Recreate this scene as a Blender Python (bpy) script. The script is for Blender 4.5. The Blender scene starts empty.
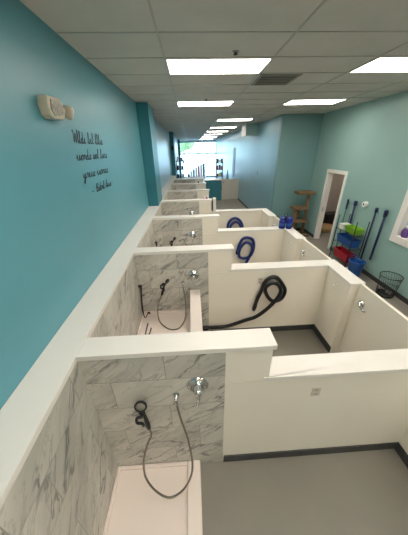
import bpy, bmesh, math, random
from mathutils import Vector, Matrix
PI = math.pi
C = bpy.context.scene.collection
R = random.Random(7)

# ------------------------------------------------------------------ materials
def new_mat(name):
    m = bpy.data.materials.new(name); m.use_nodes = True
    nt = m.node_tree; b = nt.nodes['Principled BSDF']
    return m, nt, b

def lin(c):
    f = lambda v: v / 12.92 if v <= 0.04045 else ((v + 0.055) / 1.055) ** 2.4
    return tuple(f(v / 255) for v in c) + (1.0,)

def mat(name, rgb, rough=0.5, metal=0.0, var=0.05, scale=6.0, bump=0.0, bscale=60.0, spec=0.5):
    """paint-like procedural material: base colour modulated by noise, optional noise bump"""
    m, nt, b = new_mat(name)
    N, L = nt.nodes, nt.links
    tc = N.new('ShaderNodeTexCoord'); no = N.new('ShaderNodeTexNoise')
    no.inputs['Scale'].default_value = scale; no.inputs['Detail'].default_value = 3
    L.new(tc.outputs['Object'], no.inputs['Vector'])
    rp = N.new('ShaderNodeValToRGB')
    c = lin(rgb)
    rp.color_ramp.elements[0].position = 0.3; rp.color_ramp.elements[1].position = 0.7
    rp.color_ramp.elements[0].color = tuple(v * (1 - var) for v in c[:3]) + (1,)
    rp.color_ramp.elements[1].color = tuple(min(1, v * (1 + var)) for v in c[:3]) + (1,)
    L.new(no.outputs['Fac'], rp.inputs['Fac']); L.new(rp.outputs['Color'], b.inputs['Base Color'])
    b.inputs['Roughness'].default_value = rough; b.inputs['Metallic'].default_value = metal
    b.inputs['Specular IOR Level'].default_value = spec
    if bump:
        n2 = N.new('ShaderNodeTexNoise'); n2.inputs['Scale'].default_value = bscale; n2.inputs['Detail'].default_value = 2
        L.new(tc.outputs['Object'], n2.inputs['Vector'])
        bp = N.new('ShaderNodeBump'); bp.inputs['Strength'].default_value = bump; bp.inputs['Distance'].default_value = 0.01
        L.new(n2.outputs['Fac'], bp.inputs['Height']); L.new(bp.outputs['Normal'], b.inputs['Normal'])
    return m

def emit(name, rgb, strength):
    m, nt, b = new_mat(name)
    c = lin(rgb)
    b.inputs['Base Color'].default_value = c
    b.inputs['Emission Color'].default_value = c; b.inputs['Emission Strength'].default_value = strength
    return m

def marble(name, axis):
    """large marble tiles: brick joints, grey diagonal veins that change from tile to tile"""
    m, nt, b = new_mat(name)
    N, L = nt.nodes, nt.links
    tc = N.new('ShaderNodeTexCoord'); sp = N.new('ShaderNodeSeparateXYZ'); L.new(tc.outputs['Object'], sp.inputs[0])
    cb = N.new('ShaderNodeCombineXYZ')
    L.new(sp.outputs['X' if axis == 'x' else 'Y'], cb.inputs['X']); L.new(sp.outputs['Z'], cb.inputs['Y'])
    mp = N.new('ShaderNodeMapping'); L.new(cb.outputs[0], mp.inputs['Vector'])
    mp.inputs['Location'].default_value = (0.02, -0.03, 0)
    br = N.new('ShaderNodeTexBrick'); L.new(mp.outputs[0], br.inputs['Vector'])
    br.offset = 0.36; br.inputs['Scale'].default_value = 1.0
    br.inputs['Brick Width'].default_value = 0.64; br.inputs['Row Height'].default_value = 0.31
    br.inputs['Mortar Size'].default_value = 0.0035; br.inputs['Mortar Smooth'].default_value = 0.3
    br.inputs['Color1'].default_value = (0, 0, 0, 1); br.inputs['Color2'].default_value = (1, 1, 1, 1)
    oi = N.new('ShaderNodeObjectInfo')
    ml = N.new('ShaderNodeMath'); ml.operation = 'MULTIPLY_ADD'
    L.new(br.outputs['Color'], ml.inputs[0]); ml.inputs[1].default_value = 9.0
    m3 = N.new('ShaderNodeMath'); m3.operation = 'MULTIPLY'; L.new(oi.outputs['Random'], m3.inputs[0]); m3.inputs[1].default_value = 7.0
    L.new(m3.outputs[0], ml.inputs[2])
    rot = N.new('ShaderNodeMapping'); L.new(mp.outputs[0], rot.inputs['Vector'])
    rot.vector_type = 'TEXTURE'; rot.inputs['Rotation'].default_value = (0, 0, math.radians(36 if axis == 'x' else 52)); rot.inputs['Scale'].default_value = (1 / .75, 1 / 2.6, 1)
    ad = N.new('ShaderNodeVectorMath'); ad.operation = 'ADD'
    L.new(rot.outputs[0], ad.inputs[0]); L.new(ml.outputs[0], ad.inputs[1])
    def ridge(scale, width, dist):
        no = N.new('ShaderNodeTexNoise'); no.inputs['Scale'].default_value = scale; no.inputs['Detail'].default_value = 5
        no.inputs['Roughness'].default_value = 0.55; no.inputs['Distortion'].default_value = dist
        L.new(ad.outputs[0], no.inputs['Vector'])
        s = N.new('ShaderNodeMath'); s.operation = 'SUBTRACT'; L.new(no.outputs['Fac'], s.inputs[0]); s.inputs[1].default_value = 0.5
        a = N.new('ShaderNodeMath'); a.operation = 'ABSOLUTE'; L.new(s.outputs[0], a.inputs[0])
        r = N.new('ShaderNodeMapRange'); L.new(a.outputs[0], r.inputs['Value'])
        r.inputs['From Max'].default_value = width; r.inputs['To Min'].default_value = 1; r.inputs['To Max'].default_value = 0
        return r.outputs[0]
    v1 = ridge(2.1, 0.03, 0.45); v2 = ridge(3.6, 0.024, 0.7)
    mk = N.new('ShaderNodeTexNoise'); mk.inputs['Scale'].default_value = 2.2; L.new(ad.outputs[0], mk.inputs['Vector'])
    mr = N.new('ShaderNodeMapRange'); L.new(mk.outputs['Fac'], mr.inputs['Value']); mr.inputs['From Min'].default_value = 0.38; mr.inputs['From Max'].default_value = 0.62
    t1 = N.new('ShaderNodeMath'); t1.operation = 'MULTIPLY'; L.new(v1, t1.inputs[0]); L.new(mr.outputs[0], t1.inputs[1])
    t2 = N.new('ShaderNodeMath'); t2.operation = 'MULTIPLY'; L.new(v2, t2.inputs[0]); t2.inputs[1].default_value = 0.3
    mx = N.new('ShaderNodeMath'); mx.operation = 'MAXIMUM'; L.new(t1.outputs[0], mx.inputs[0]); L.new(t2.outputs[0], mx.inputs[1])
    cl = N.new('ShaderNodeTexNoise'); cl.inputs['Scale'].default_value = 1.4; cl.inputs['Detail'].default_value = 4; L.new(ad.outputs[0], cl.inputs['Vector'])
    rp = N.new('ShaderNodeValToRGB'); L.new(cl.outputs['Fac'], rp.inputs['Fac'])
    rp.color_ramp.elements[0].position = 0.3; rp.color_ramp.elements[0].color = lin((174, 172, 165))
    rp.color_ramp.elements[1].position = 0.62; rp.color_ramp.elements[1].color = lin((208, 205, 196))
    k = N.new('ShaderNodeMix'); k.data_type = 'RGBA'
    L.new(mx.outputs[0], k.inputs['Factor']); L.new(rp.outputs['Color'], k.inputs['A']); k.inputs['B'].default_value = lin((98, 98, 96))
    g = N.new('ShaderNodeMix'); g.data_type = 'RGBA'
    L.new(br.outputs['Fac'], g.inputs['Factor']); L.new(k.outputs['Result'], g.inputs['A']); g.inputs['B'].default_value = lin((152, 150, 143))
    L.new(g.outputs['Result'], b.inputs['Base Color'])
    b.inputs['Roughness'].default_value = 0.28
    bp = N.new('ShaderNodeBump'); bp.inputs['Strength'].default_value = 0.4; bp.inputs['Distance'].default_value = 0.003; bp.invert = True
    L.new(br.outputs['Fac'], bp.inputs['Height']); L.new(bp.outputs['Normal'], b.inputs['Normal'])
    return m

def glass(name, tint=(235, 245, 248), gl=0.08):
    m = bpy.data.materials.new(name); m.use_nodes = True
    nt = m.node_tree; N, L = nt.nodes, nt.links; N.clear()
    o = N.new('ShaderNodeOutputMaterial'); t = N.new('ShaderNodeBsdfTransparent'); t.inputs['Color'].default_value = lin(tint)
    g = N.new('ShaderNodeBsdfGlossy'); g.inputs['Roughness'].default_value = 0.02
    mx = N.new('ShaderNodeMixShader'); mx.inputs['Fac'].default_value = gl
    L.new(t.outputs[0], mx.inputs[1]); L.new(g.outputs[0], mx.inputs[2]); L.new(mx.outputs[0], o.inputs['Surface'])
    return m

def floor_mat():
    m, nt, b = new_mat('grey_vinyl_floor')
    N, L = nt.nodes, nt.links
    tc = N.new('ShaderNodeTexCoord')
    n1 = N.new('ShaderNodeTexNoise'); n1.inputs['Scale'].default_value = 140; n1.inputs['Detail'].default_value = 2
    n2 = N.new('ShaderNodeTexNoise'); n2.inputs['Scale'].default_value = 1.3; n2.inputs['Detail'].default_value = 3
    L.new(tc.outputs['Object'], n1.inputs['Vector']); L.new(tc.outputs['Object'], n2.inputs['Vector'])
    ad = N.new('ShaderNodeMath'); ad.operation = 'MULTIPLY_ADD'; L.new(n1.outputs['Fac'], ad.inputs[0]); ad.inputs[1].default_value = 0.5
    L.new(n2.outputs['Fac'], ad.inputs[2])
    rp = N.new('ShaderNodeValToRGB'); L.new(ad.outputs[0], rp.inputs['Fac'])
    rp.color_ramp.elements[0].position = 0.4; rp.color_ramp.elements[0].color = lin((122, 118, 109))
    rp.color_ramp.elements[1].position = 1.0; rp.color_ramp.elements[1].color = lin((137, 132, 122))
    L.new(rp.outputs['Color'], b.inputs['Base Color']); b.inputs['Roughness'].default_value = 0.42
    return m

def foliage_mat():
    return mat('tree_foliage', (110, 140, 90), 0.8, var=0.5, scale=3)

M = dict(
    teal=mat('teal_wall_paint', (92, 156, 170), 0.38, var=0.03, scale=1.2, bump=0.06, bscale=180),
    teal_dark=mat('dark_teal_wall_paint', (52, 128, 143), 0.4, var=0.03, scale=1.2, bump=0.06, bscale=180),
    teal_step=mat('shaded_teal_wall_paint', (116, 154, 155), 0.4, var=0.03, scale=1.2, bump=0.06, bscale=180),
    cream=mat('cream_bounce_paint', (236, 218, 194), 0.5, var=0.02, scale=1.2),
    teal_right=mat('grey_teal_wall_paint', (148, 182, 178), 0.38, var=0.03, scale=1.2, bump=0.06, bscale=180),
    daylit_far=mat('daylight_tinted_wall', (128, 170, 184), 0.3, var=0.03, scale=1.2, bump=0.05, bscale=120),  # far walls tinted pale blue to carry the storefront daylight in the colour
    cap=mat('white_solid_surface', (230, 227, 221), 0.4, var=0.012, scale=4),
    panel=mat('white_wall_panel', (238, 232, 219), 0.36, var=0.02, scale=2.0),
    marble_x=marble('marble_tile_across', 'x'), marble_y=marble('marble_tile_along', 'y'),
    pan=mat('white_acrylic', (244, 232, 224), 0.25, var=0.01, scale=3),
    floor=floor_mat(),
    rubber=mat('dark_rubber_base', (58, 60, 60), 0.5, var=0.08, scale=8),
    tile=mat('ceiling_tile', (206, 202, 194), 0.9, var=0.05, scale=2.2, bump=0.25, bscale=220),
    tbar=mat('ceiling_grid_metal', (176, 173, 165), 0.35, var=0.04, spec=0.6),
    chrome=mat('chrome', (215, 216, 218), 0.12, 1.0, var=0.02),
    steel=mat('brushed_steel_hose', (150, 144, 134), 0.3, 1.0, var=0.15, scale=120),
    black=mat('black_plastic', (24, 24, 26), 0.35, var=0.1),
    black_hose=mat('black_hose', (20, 21, 25), 0.45, var=0.2, scale=80),
    blue_hose=mat('blue_hose', (26, 46, 112), 0.42, var=0.25, scale=80),
    navy=mat('navy_plastic', (28, 42, 84), 0.4, var=0.1),
    blue=mat('blue_plastic', (30, 84, 158), 0.35, var=0.1),
    cobalt=mat('cobalt_plastic', (24, 44, 136), 0.22, var=0.1),
    red=mat('red_plastic', (168, 24, 46), 0.4, var=0.1),
    lime=mat('lime_plastic', (128, 186, 44), 0.4, var=0.1),
    green=mat('green_pole_plastic', (74, 128, 108), 0.45, var=0.1),
    wood=mat('tan_carpeted_wood', (128, 104, 74), 0.75, var=0.2, scale=18),
    tan=mat('tan_kraft', (186, 152, 106), 0.75, var=0.15, scale=10),
    beige=mat('aged_beige_plastic', (190, 183, 162), 0.45, var=0.04),
    trim=mat('white_trim_paint', (236, 233, 228), 0.4, var=0.015),
    inner=mat('taupe_room_wall', (176, 164, 154), 0.7, var=0.03),
    mauve=mat('mauve_room_wall', (120, 104, 128), 0.7, var=0.06),
    dark=mat('dark_brown_fabric', (52, 46, 48), 0.8, var=0.2),
    ink=mat('black_vinyl_lettering', (36, 54, 66), 0.5, var=0.05),
    plate=mat('speckled_grey_plaque', (150, 146, 134), 0.5, var=0.45, scale=45),
    outlet=mat('ivory_plate', (206, 201, 188), 0.4, var=0.02),
    slot=mat('dark_grey_slot', (176, 171, 158), 0.6, var=0.05),
    white=mat('white_plastic', (236, 236, 234), 0.35, var=0.02),
    alu=mat('aluminium_frame', (170, 176, 180), 0.35, 0.6, var=0.03),
    glass=glass('window_glass'),
    pave=mat('pale_pavement', (205, 205, 202), 0.9, var=0.08, scale=2),
    leaf=foliage_mat(), bark=mat('bark', (96, 84, 72), 0.9, var=0.2),
    pink=mat('pink_box', (214, 150, 170), 0.5, var=0.1), purple=mat('purple_ornament', (104, 70, 140), 0.5, var=0.5, scale=30),
    yellow=mat('yellow_box', (214, 190, 96), 0.5, var=0.1), grey=mat('grey_box', (120, 124, 128), 0.5, var=0.1),
    vent=mat('dark_vent', (26, 26, 25), 0.6, var=0.1), ventf=mat('grey_vent_frame', (150, 147, 138), 0.5, var=0.04),
    silver=mat('grey_blue_paint', (128, 152, 176), 0.45, var=0.08),
)
def diffuser_mat():
    """ribbed prismatic lens: bright with fine stripes along the tubes"""
    m, nt, b = new_mat('lit_diffuser')
    N, L = nt.nodes, nt.links
    tc = N.new('ShaderNodeTexCoord'); sp = N.new('ShaderNodeSeparateXYZ'); L.new(tc.outputs['Object'], sp.inputs[0])
    mu = N.new('ShaderNodeMath'); mu.operation = 'MULTIPLY'; L.new(sp.outputs['Y'], mu.inputs[0]); mu.inputs[1].default_value = 2 * PI / 0.18
    sn = N.new('ShaderNodeMath'); sn.operation = 'COSINE'; L.new(mu.outputs[0], sn.inputs[0])
    mr = N.new('ShaderNodeMapRange'); L.new(sn.outputs[0], mr.inputs['Value']); mr.inputs['From Min'].default_value = -1
    mr.inputs['To Min'].default_value = LAMP * 0.72; mr.inputs['To Max'].default_value = LAMP * 1.25
    b.inputs['Base Color'].default_value = (0.9, 0.9, 0.9, 1)
    b.inputs['Emission Color'].default_value = (1.0, 0.905, 0.80, 1)
    L.new(mr.outputs[0], b.inputs['Emission Strength'])
    return m
LAMP = 16.0
M['lamp'] = diffuser_mat()

# ------------------------------------------------------------------ mesh helpers (world coordinates in, local to the thing out)
def catmull(pts, n=8, closed=False):
    P = [Vector(p) for p in pts]; out = []
    cnt = len(P) if closed else len(P) - 1
    for i in range(cnt):
        if closed: a, b, c, d = P[i - 1], P[i], P[(i + 1) % len(P)], P[(i + 2) % len(P)]
        else: a, b, c, d = P[max(i - 1, 0)], P[i], P[i + 1], P[min(i + 2, len(P) - 1)]
        for k in range(n):
            t = k / n
            out.append(0.5 * ((2 * b) + (c - a) * t + (2 * a - 5 * b + 4 * c - d) * t * t + (3 * b - a - 3 * c + d) * t ** 3))
    if not closed: out.append(P[-1])
    return out

class MB:
    def __init__(s): s.bm = bmesh.new(); s.smooth = False
    def box(s, x0, x1, y0, y1, z0, z1, bev=0.0, mi=0):
        r = bmesh.ops.create_cube(s.bm, size=1.0, matrix=Matrix.Translation(((x0 + x1) / 2, (y0 + y1) / 2, (z0 + z1) / 2)) @ Matrix.Diagonal((abs(x1 - x0), abs(y1 - y0), abs(z1 - z0), 1)))
        vs = set(r['verts']); fs = [f for f in s.bm.faces if f.verts[0] in vs]
        for f in fs: f.material_index = mi
        if bev:
            es = list({e for f in fs for e in f.edges})
            bmesh.ops.bevel(s.bm, geom=es, offset=bev, segments=2, affect='EDGES', profile=0.6)
        return s
    def prism(s, poly, z0, z1, bev=0.0, axis='z'):
        """extrude a polygon: axis z -> (x,y); axis y -> (x,z) between y0,y1; axis x -> (y,z)"""
        def P(u, v, w):
            return (u, v, w) if axis == 'z' else (u, w, v) if axis == 'y' else (w, u, v)
        a = [s.bm.verts.new(P(u, v, z0)) for u, v in poly]; b = [s.bm.verts.new(P(u, v, z1)) for u, v in poly]
        n = len(poly); fs = [s.bm.faces.new(a), s.bm.faces.new(b[::-1])]
        for i in range(n): fs.append(s.bm.faces.new((a[i], b[i], b[(i + 1) % n], a[(i + 1) % n])))
        bmesh.ops.recalc_face_normals(s.bm, faces=fs)
        if bev:
            bmesh.ops.bevel(s.bm, geom=list({e for f in fs for e in f.edges}), offset=bev, segments=2, affect='EDGES', profile=0.6)
        return s
    def tube(s, pts, r, n=10, closed=False, cap=True, ridge=0.0):
        P = [Vector(p) for p in pts]; rings = []; N = len(P)
        up = None
        for i, p in enumerate(P):
            t = (P[(i + 1) % N] - P[i - 1]) if closed else (P[min(i + 1, N - 1)] - P[max(i - 1, 0)])
            t.normalize()
            if up is None:
                up = t.orthogonal().normalized()
            else:
                up = (up - t * up.dot(t)).normalized()
            w = t.cross(up)
            rr = (r[i] if isinstance(r, (list, tuple)) else r) * (1 + (ridge if i % 2 else 0))
            rings.append([s.bm.verts.new(p + (up * math.cos(2 * PI * k / n) + w * math.sin(2 * PI * k / n)) * rr) for k in range(n)])
        for i in range(N if closed else N - 1):
            a, b = rings[i], rings[(i + 1) % N]
            off = 0
            if closed and i == N - 1:
                off = min(range(n), key=lambda o: (a[0].co - b[o].co).length)
            for k in range(n):
                f = s.bm.faces.new((a[k], a[(k + 1) % n], b[(k + 1 + off) % n], b[(k + off) % n])); f.smooth = True
        if cap and not closed:
            s.bm.faces.new(rings[0][::-1]); s.bm.faces.new(rings[-1])
        return s
    def lathe(s, prof, base, axis=(0, 0, 1), n=28):
        """profile of (radius, height along axis) turned about an axis through base"""
        ax = Vector(axis).normalized(); u = ax.orthogonal().normalized(); w = ax.cross(u); B = Vector(base); rings = []
        for r, h in prof:
            if r < 1e-5: rings.append([s.bm.verts.new(B + ax * h)])
            else: rings.append([s.bm.verts.new(B + ax * h + (u * math.cos(2 * PI * k / n) + w * math.sin(2 * PI * k / n)) * r) for k in range(n)])
        for a, b in zip(rings, rings[1:]):
            for k in range(n):
                q = [a[k % len(a)], a[(k + 1) % len(a)], b[(k + 1) % len(b)], b[k % len(b)]]
                v = []
                for x in q:
                    if x not in v: v.append(x)
                if len(v) >= 3:
                    f = s.bm.faces.new(v); f.smooth = True
        for ring, rev in ((rings[0], True), (rings[-1], False)):
            if len(ring) > 2: s.bm.faces.new(ring[::-1] if rev else ring)
        return s
    def ball(s, c, r, sx=1, sy=1, sz=1, sub=2, jit=0.0):
        rr = bmesh.ops.create_icosphere(s.bm, subdivisions=sub, radius=1, matrix=Matrix.Translation(c) @ Matrix.Diagonal((r * sx, r * sy, r * sz, 1)))
        for v in rr['verts']:
            if jit: v.co += Vector((R.uniform(-jit, jit), R.uniform(-jit, jit), R.uniform(-jit, jit)))
        for f in s.bm.faces: 
            if f.verts[0] in rr['verts']: f.smooth = True
        return s
    def build(s, name, mats, parent=None, origin=None):
        o0 = Vector(origin) if origin is not None else (parent_world(parent) if parent else Vector((0, 0, 0)))
        bmesh.ops.recalc_face_normals(s.bm, faces=s.bm.faces)
        for v in s.bm.verts: v.co -= o0
        me = bpy.data.meshes.new(name); s.bm.to_mesh(me); s.bm.free()
        for m in (mats if isinstance(mats, (list, tuple)) else [mats]): me.materials.append(m)
        o = bpy.data.objects.new(name, me); C.objects.link(o)
        if parent: o.parent = parent; o.location = o0 - parent_world(parent)
        else: o.location = o0
        return o

def parent_world(p):
    v = Vector((0, 0, 0))
    while p is not None: v += p.location; p = p.parent
    return v

def thing(name, label, cat, loc, group=None):
    o = bpy.data.objects.new(name, None); C.objects.link(o); o.location = loc; o.empty_display_size = 0.1
    o['label'] = label; o['category'] = cat
    if group: o['group'] = group
    return o
def tag(o, label, cat, group=None, kind=None):
    o['label'] = label; o['category'] = cat
    if group: o['group'] = group
    if kind: o['kind'] = kind
    return o
def struct(mb, name, mats):
    o = mb.build(name, mats); o['kind'] = 'structure'; return o
def dup_tree(o, parent=None):
    c = o.copy(); C.objects.link(c); c.parent = parent
    for ch in list(o.children): dup_tree(ch, c)
    return c

# ------------------------------------------------------------------ key dimensions (metres)
XL, XIN = -1.084, -0.832           # teal left wall, inner face of the capped ledge
XR = 4.124                         # right wall
HC = 3.685                         # ceiling
ZC, ZL = 1.553, 1.223              # tops of the high and the low caps
CT = 0.042                         # cap thickness
P = [1.148, 2.921, 4.694, 6.467, 8.241, 10.014, 11.787]
XF = 2.85                          # far right wall
YS = 8.12                          # step wall
YB, YE = -6.0, 28.0                # back wall, storefront

# ------------------------------------------------------------------ room shell
struct(MB().box(-1.4, 7.0, YB - .2, YE + .1, -0.12, 0), 'floor', M['floor'])
mb = MB().box(XL - .2, 7.0, YB - .2, YE + .1, HC, HC + .08)
xs = [-0.234 + 1.2192 * k for k in range(-1, 5)]
for x in xs:
    if XL < x < 4.1: mb.box(x - .009, x + .009, YB, YE if x < XF else YS, HC - .006, HC + .01, mi=1)
y = 3.30 - 0.6096 * 15
while y < YE:
    mb.box(XL, XR if y < YS else XF, y - .009, y + .009, HC - .005, HC + .01, mi=1); y += 0.6096
struct(mb, 'ceiling', [M['tile'], M['tbar']])
struct(MB().box(XL - .15, XL, YB, 6.2, 0, HC), 'wall_left', M['teal'])
struct(MB().box(XL - .15, XL, 6.2, YE, 0, HC), 'wall_left_far', M['daylit_far'])
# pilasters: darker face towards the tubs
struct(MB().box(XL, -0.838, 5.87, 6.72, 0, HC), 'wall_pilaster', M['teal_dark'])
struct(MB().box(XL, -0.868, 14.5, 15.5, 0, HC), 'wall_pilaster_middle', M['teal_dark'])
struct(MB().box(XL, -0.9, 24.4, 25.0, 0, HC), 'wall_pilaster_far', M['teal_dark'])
struct(MB().box(XL - .15, 7.0, YB - .15, YB, 0, HC), 'wall_back_bounce', M['cream'])  # unseen wall, added in warm cream to bounce light onto the near fronts
# right wall with door and window openings
DY0, DY1, DZ = 6.36, 7.17, 2.10
WY0, WY1, WZ0, WZ1 = 2.3, 4.22, 1.13, 2.62
mb = MB()
T = XR + .13
mb.box(XR, T, YB, WY0, 0, HC); mb.box(XR, T, WY0, WY1, 0, WZ0); mb.box(XR, T, WY0, WY1, WZ1, HC)
mb.box(XR + .005, T, YS, 9.05, 0, HC); mb.box(XR, T, WY1, DY0 - .03, 0, HC); mb.box(XR, T, DY0 - .03, DY1 + .03, DZ + .03, HC); mb.box(XR, T, DY1 + .03, YS, 0, HC)
struct(mb, 'wall_right', M['teal_right'])
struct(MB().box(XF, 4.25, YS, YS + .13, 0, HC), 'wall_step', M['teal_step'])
struct(MB().box(XF, XF + .13, YS + .13, YE, 0, HC), 'wall_right_far', M['daylit_far'])
# soffit box high on the far right wall
struct(MB().box(2.36, XF, 10.9, 11.75, 3.28, HC).box(2.345, 2.36, 10.88, 11.75, 3.26, HC, mi=1), 'wall_soffit', [M['teal_right'], M['trim']])  # white slab on the left side stands in for light falling there
# baseboards
struct(MB().box(XR - .012, XR, YB, 6.24, 0, .1).box(XR - .012, XR, 7.29, YS, 0, .1), 'baseboard_right', M['rubber'])
struct(MB().box(XF, XR - .012, YS - .012, YS, 0, .1), 'baseboard_step', M['rubber'])
struct(MB().box(XF - .012, XF, YS, YE, 0, .1), 'baseboard_far', M['rubber'])
# door frame
mb = MB()
for ya, yb in ((DY0 - .09, DY0), (DY1, DY1 + .09)): mb.box(XR - .018, XR + .15, ya, yb, 0, DZ + .09, .004)
mb.box(XR - .018, XR + .15, DY0, DY1, DZ, DZ + .09, .004)
d = struct(mb, 'door_1', M['trim'])
MB().box(XR + .03, XR + .06, DY1 - .004, DY1, .93, 1.07, .001).build('strike_plate', M['alu'], d)
# room behind the door
struct(MB().box(T, 7, 8.95, 9.05, 0, HC).box(6.9, 7, 5.3, 9, 0, HC).box(T, 7, 5.2, 5.3, 0, HC), 'wall_back_room', M['inner'])
# window
mb = MB(); W = .1
mb.box(XR - .03, XR + .14, WY1 - .02, WY1 + .11, WZ0 - .12, WZ1 + .1, .006).box(XR - .03, XR + .14, WY0 - .1, WY0 + .02, WZ0 - .12, WZ1 + .1, .006)
mb.box(XR - .03, XR + .14, WY0, WY1, WZ0 - .12, WZ0 + .02, .006).box(XR - .03, XR + .14, WY0, WY1, WZ1 - .02, WZ1 + .1, .006)
w = struct(mb, 'window_1', M['trim'])
MB().box(XR + .09, XR + .096, WY0, WY1, WZ0, WZ1).build('pane', M['glass'], w)
struct(MB().box(5.2, 5.3, 1.6, 5.2, 0, HC).box(T, 5.3, 1.5, 1.6, 0, HC), 'wall_grooming_room', M['mauve'])
o = thing('sill_ornament', 'purple and white patterned ornament on the sill of the white-framed right window', 'ornament', (XR + .05, 4.1, WZ0 + .02))
MB().lathe([(.0, 0), (.05, 0), (.07, .05), (.075, .11), (.05, .17), (.035, .19), (.0, .19)], (XR + .05, 4.1, WZ0 + .02), n=16).build('vase', M['purple'], o)
MB().ball((XR + .05, 4.1, WZ0 + .24), .05, sub=1, jit=.012).ball((XR + .05, 4.03, WZ0 + .2), .035, sub=1, jit=.01).build('blossom', M['white'], o)

# storefront at the far end
mb = MB()
xs = [XL, -.2, .85, 1.85, XF - .06]
for x in xs: mb.box(x, x + .06, YE - .06, YE + .06, 0, HC - .1)
for z in (0, 2.35, HC - .2): mb.box(XL, XF, YE - .05, YE + .05, z, z + (.14 if z < 3 else .2))
w = struct(mb, 'window_2', M['alu'])
MB().box(XL, XF, YE - .004, YE + .004, .1, HC - .1).build('pane', M['glass'], w)
struct(MB().box(-60, 60, YE + .1, 110, -.14, -.02), 'ground', M['pave'])

# ------------------------------------------------------------------ long capped half wall (ledge) along the left wall
led = thing('half_wall', 'long white-capped half wall running the length of the teal left wall', 'half wall', (XL, 0, 0))
YL0 = -1.2
MB().box(XL, XIN - .014, YL0, 13.6, 0, ZC - CT).build('wall_core', M['panel'], led)
mb = MB()
mb.prism([(XL, YL0), (XIN + .012, YL0), (XIN + .012, .4), (XIN, 1.2), (XIN + .006, 2.7), (XIN + .006, 13.6), (XL, 13.6)], ZC - CT, ZC, .004)
mb.build('cap', M['cap'], led)
backs = [-.62 + .165] + [p + .165 for p in P]
for i, p in enumerate(P):
    MB().box(XIN - .013, XIN - .001, backs[i] if i else YL0, p, 0, ZC - CT - .001).build('marble_panel', M['marble_y'], led)

# ------------------------------------------------------------------ partitions
where = ['nearest', 'second', 'third', 'fourth', 'fifth', 'sixth', 'farthest']
ends = [.60, 2.39, 4.06, 5.79, None, None, None]
plabel = ['nearest stepped white tub partition, its low end carrying an outlet plate, crossing the whole foreground',
          'second stepped white partition, with a black hose coiled on its low wall',
          'third stepped white partition, blue canisters standing on its corner',
          'fourth stepped white partition, the last with a low wall and return',
          'fifth white tub partition, first of those without a low wall',
          'sixth white tub partition, between the fifth and the farthest',
          'farthest white tub partition beside the teal counter']
XE = .53
for i, p in enumerate(P):
    t = thing('tub_partition', plabel[i], 'partition', (0, p, 0), 'white tub partitions in a row')
    low = ends[i] is not None
    xe = XE if low else .6
    yb = p + .16
    MB().box(XIN, xe, p + .012, yb, 0, ZC - CT).build('high_wall', M['panel'], t)
    MB().box(XIN, .19, p, p + .011, 0, ZC - CT - .001).build('marble_panel', M['marble_x'], t)
    MB().box(XIN + .001, xe + .024, p - .004, p + .178, ZC - CT, ZC, .005).build('high_cap', M['cap'], t)
    if not low: continue
    ye = ends[i]
    XI, XO = 1.985, 2.155
    mb = MB().prism([(XE, p + .012), (XI, p + .012), (XI, ye + .012), (XO, ye + .012), (XO, yb), (XE, yb)], 0, ZL - CT)
    mb.build('low_wall', M['panel'], t)
    mb = MB().box(.192, 1.984, p + .003, p + .011, .0, ZL - CT - .001)
    mb.build('face_sheet', M['panel'], t)
    MB().box(.192, XE - .001, p + .004, p + .0115, ZL - CT + .004, ZC - CT - .001).build('upper_face_sheet', M['panel'], t)
    mb = MB().prism([(.488, p - .006), (XI - .016, p - .006), (XI - .016, ye), (XO + .014, ye), (XO + .014, p + .19), (XE + .002, p + .19), (XE + .002, p + .002), (.488, p + .002)], ZL - CT, ZL, .005)
    mb.build('low_cap', M['cap'], t)
    mb = MB().prism([(.2, p - .009), (XI - .02, p - .009), (XI - .02, ye + .012), (XI, ye + .012), (XI, p + .003), (.2, p + .003)], 0, .1)
    mb.build('baseboard', M['rubber'], t)
    # small outlet plate on the low wall
    ox, oz = (.94, 1.008) if i == 0 else (.97, 1.01)
    if i < 2:
        ol = MB().box(ox - .036, ox + .036, p - .003, p + .003, oz - .052, oz + .052, .002).build('outlet_plate', M['outlet'], t)
        for dz in (-.024, .024): MB().box(ox - .016, ox + .016, p - .0045, p - .002, oz + dz - .013, oz + dz + .013, .001).build('socket', M['slot'], ol)
    if i in (1, 2):
        yh = ye + .27
        mb = MB().lathe([(.0, 0), (.017, 0), (.017, .006), (.006, .012), (.006, .03), (.0, .03)], (XI, yh, 1.04), (-1, 0, 0), n=14)
        mb.tube(catmull([(XI - .028, yh, 1.04), (XI - .045, yh, 1.03), (XI - .05, yh, 1.05)], 5), .005, 8)
        mb.build('coat_hook', M['chrome'], t)

# narrow post beside the fourth partition's end
t = thing('end_post', 'short white post with a black gap-shadow strip standing at the step of the fourth partition', 'post', (.62, 6.54, ZL))
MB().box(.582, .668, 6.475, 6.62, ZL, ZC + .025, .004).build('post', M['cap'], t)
MB().box(.557, .581, 6.48, 6.60, ZL, ZC).build('gap_shadow', M['black'], t)  # black strip put in for the shadow in the gap

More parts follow.
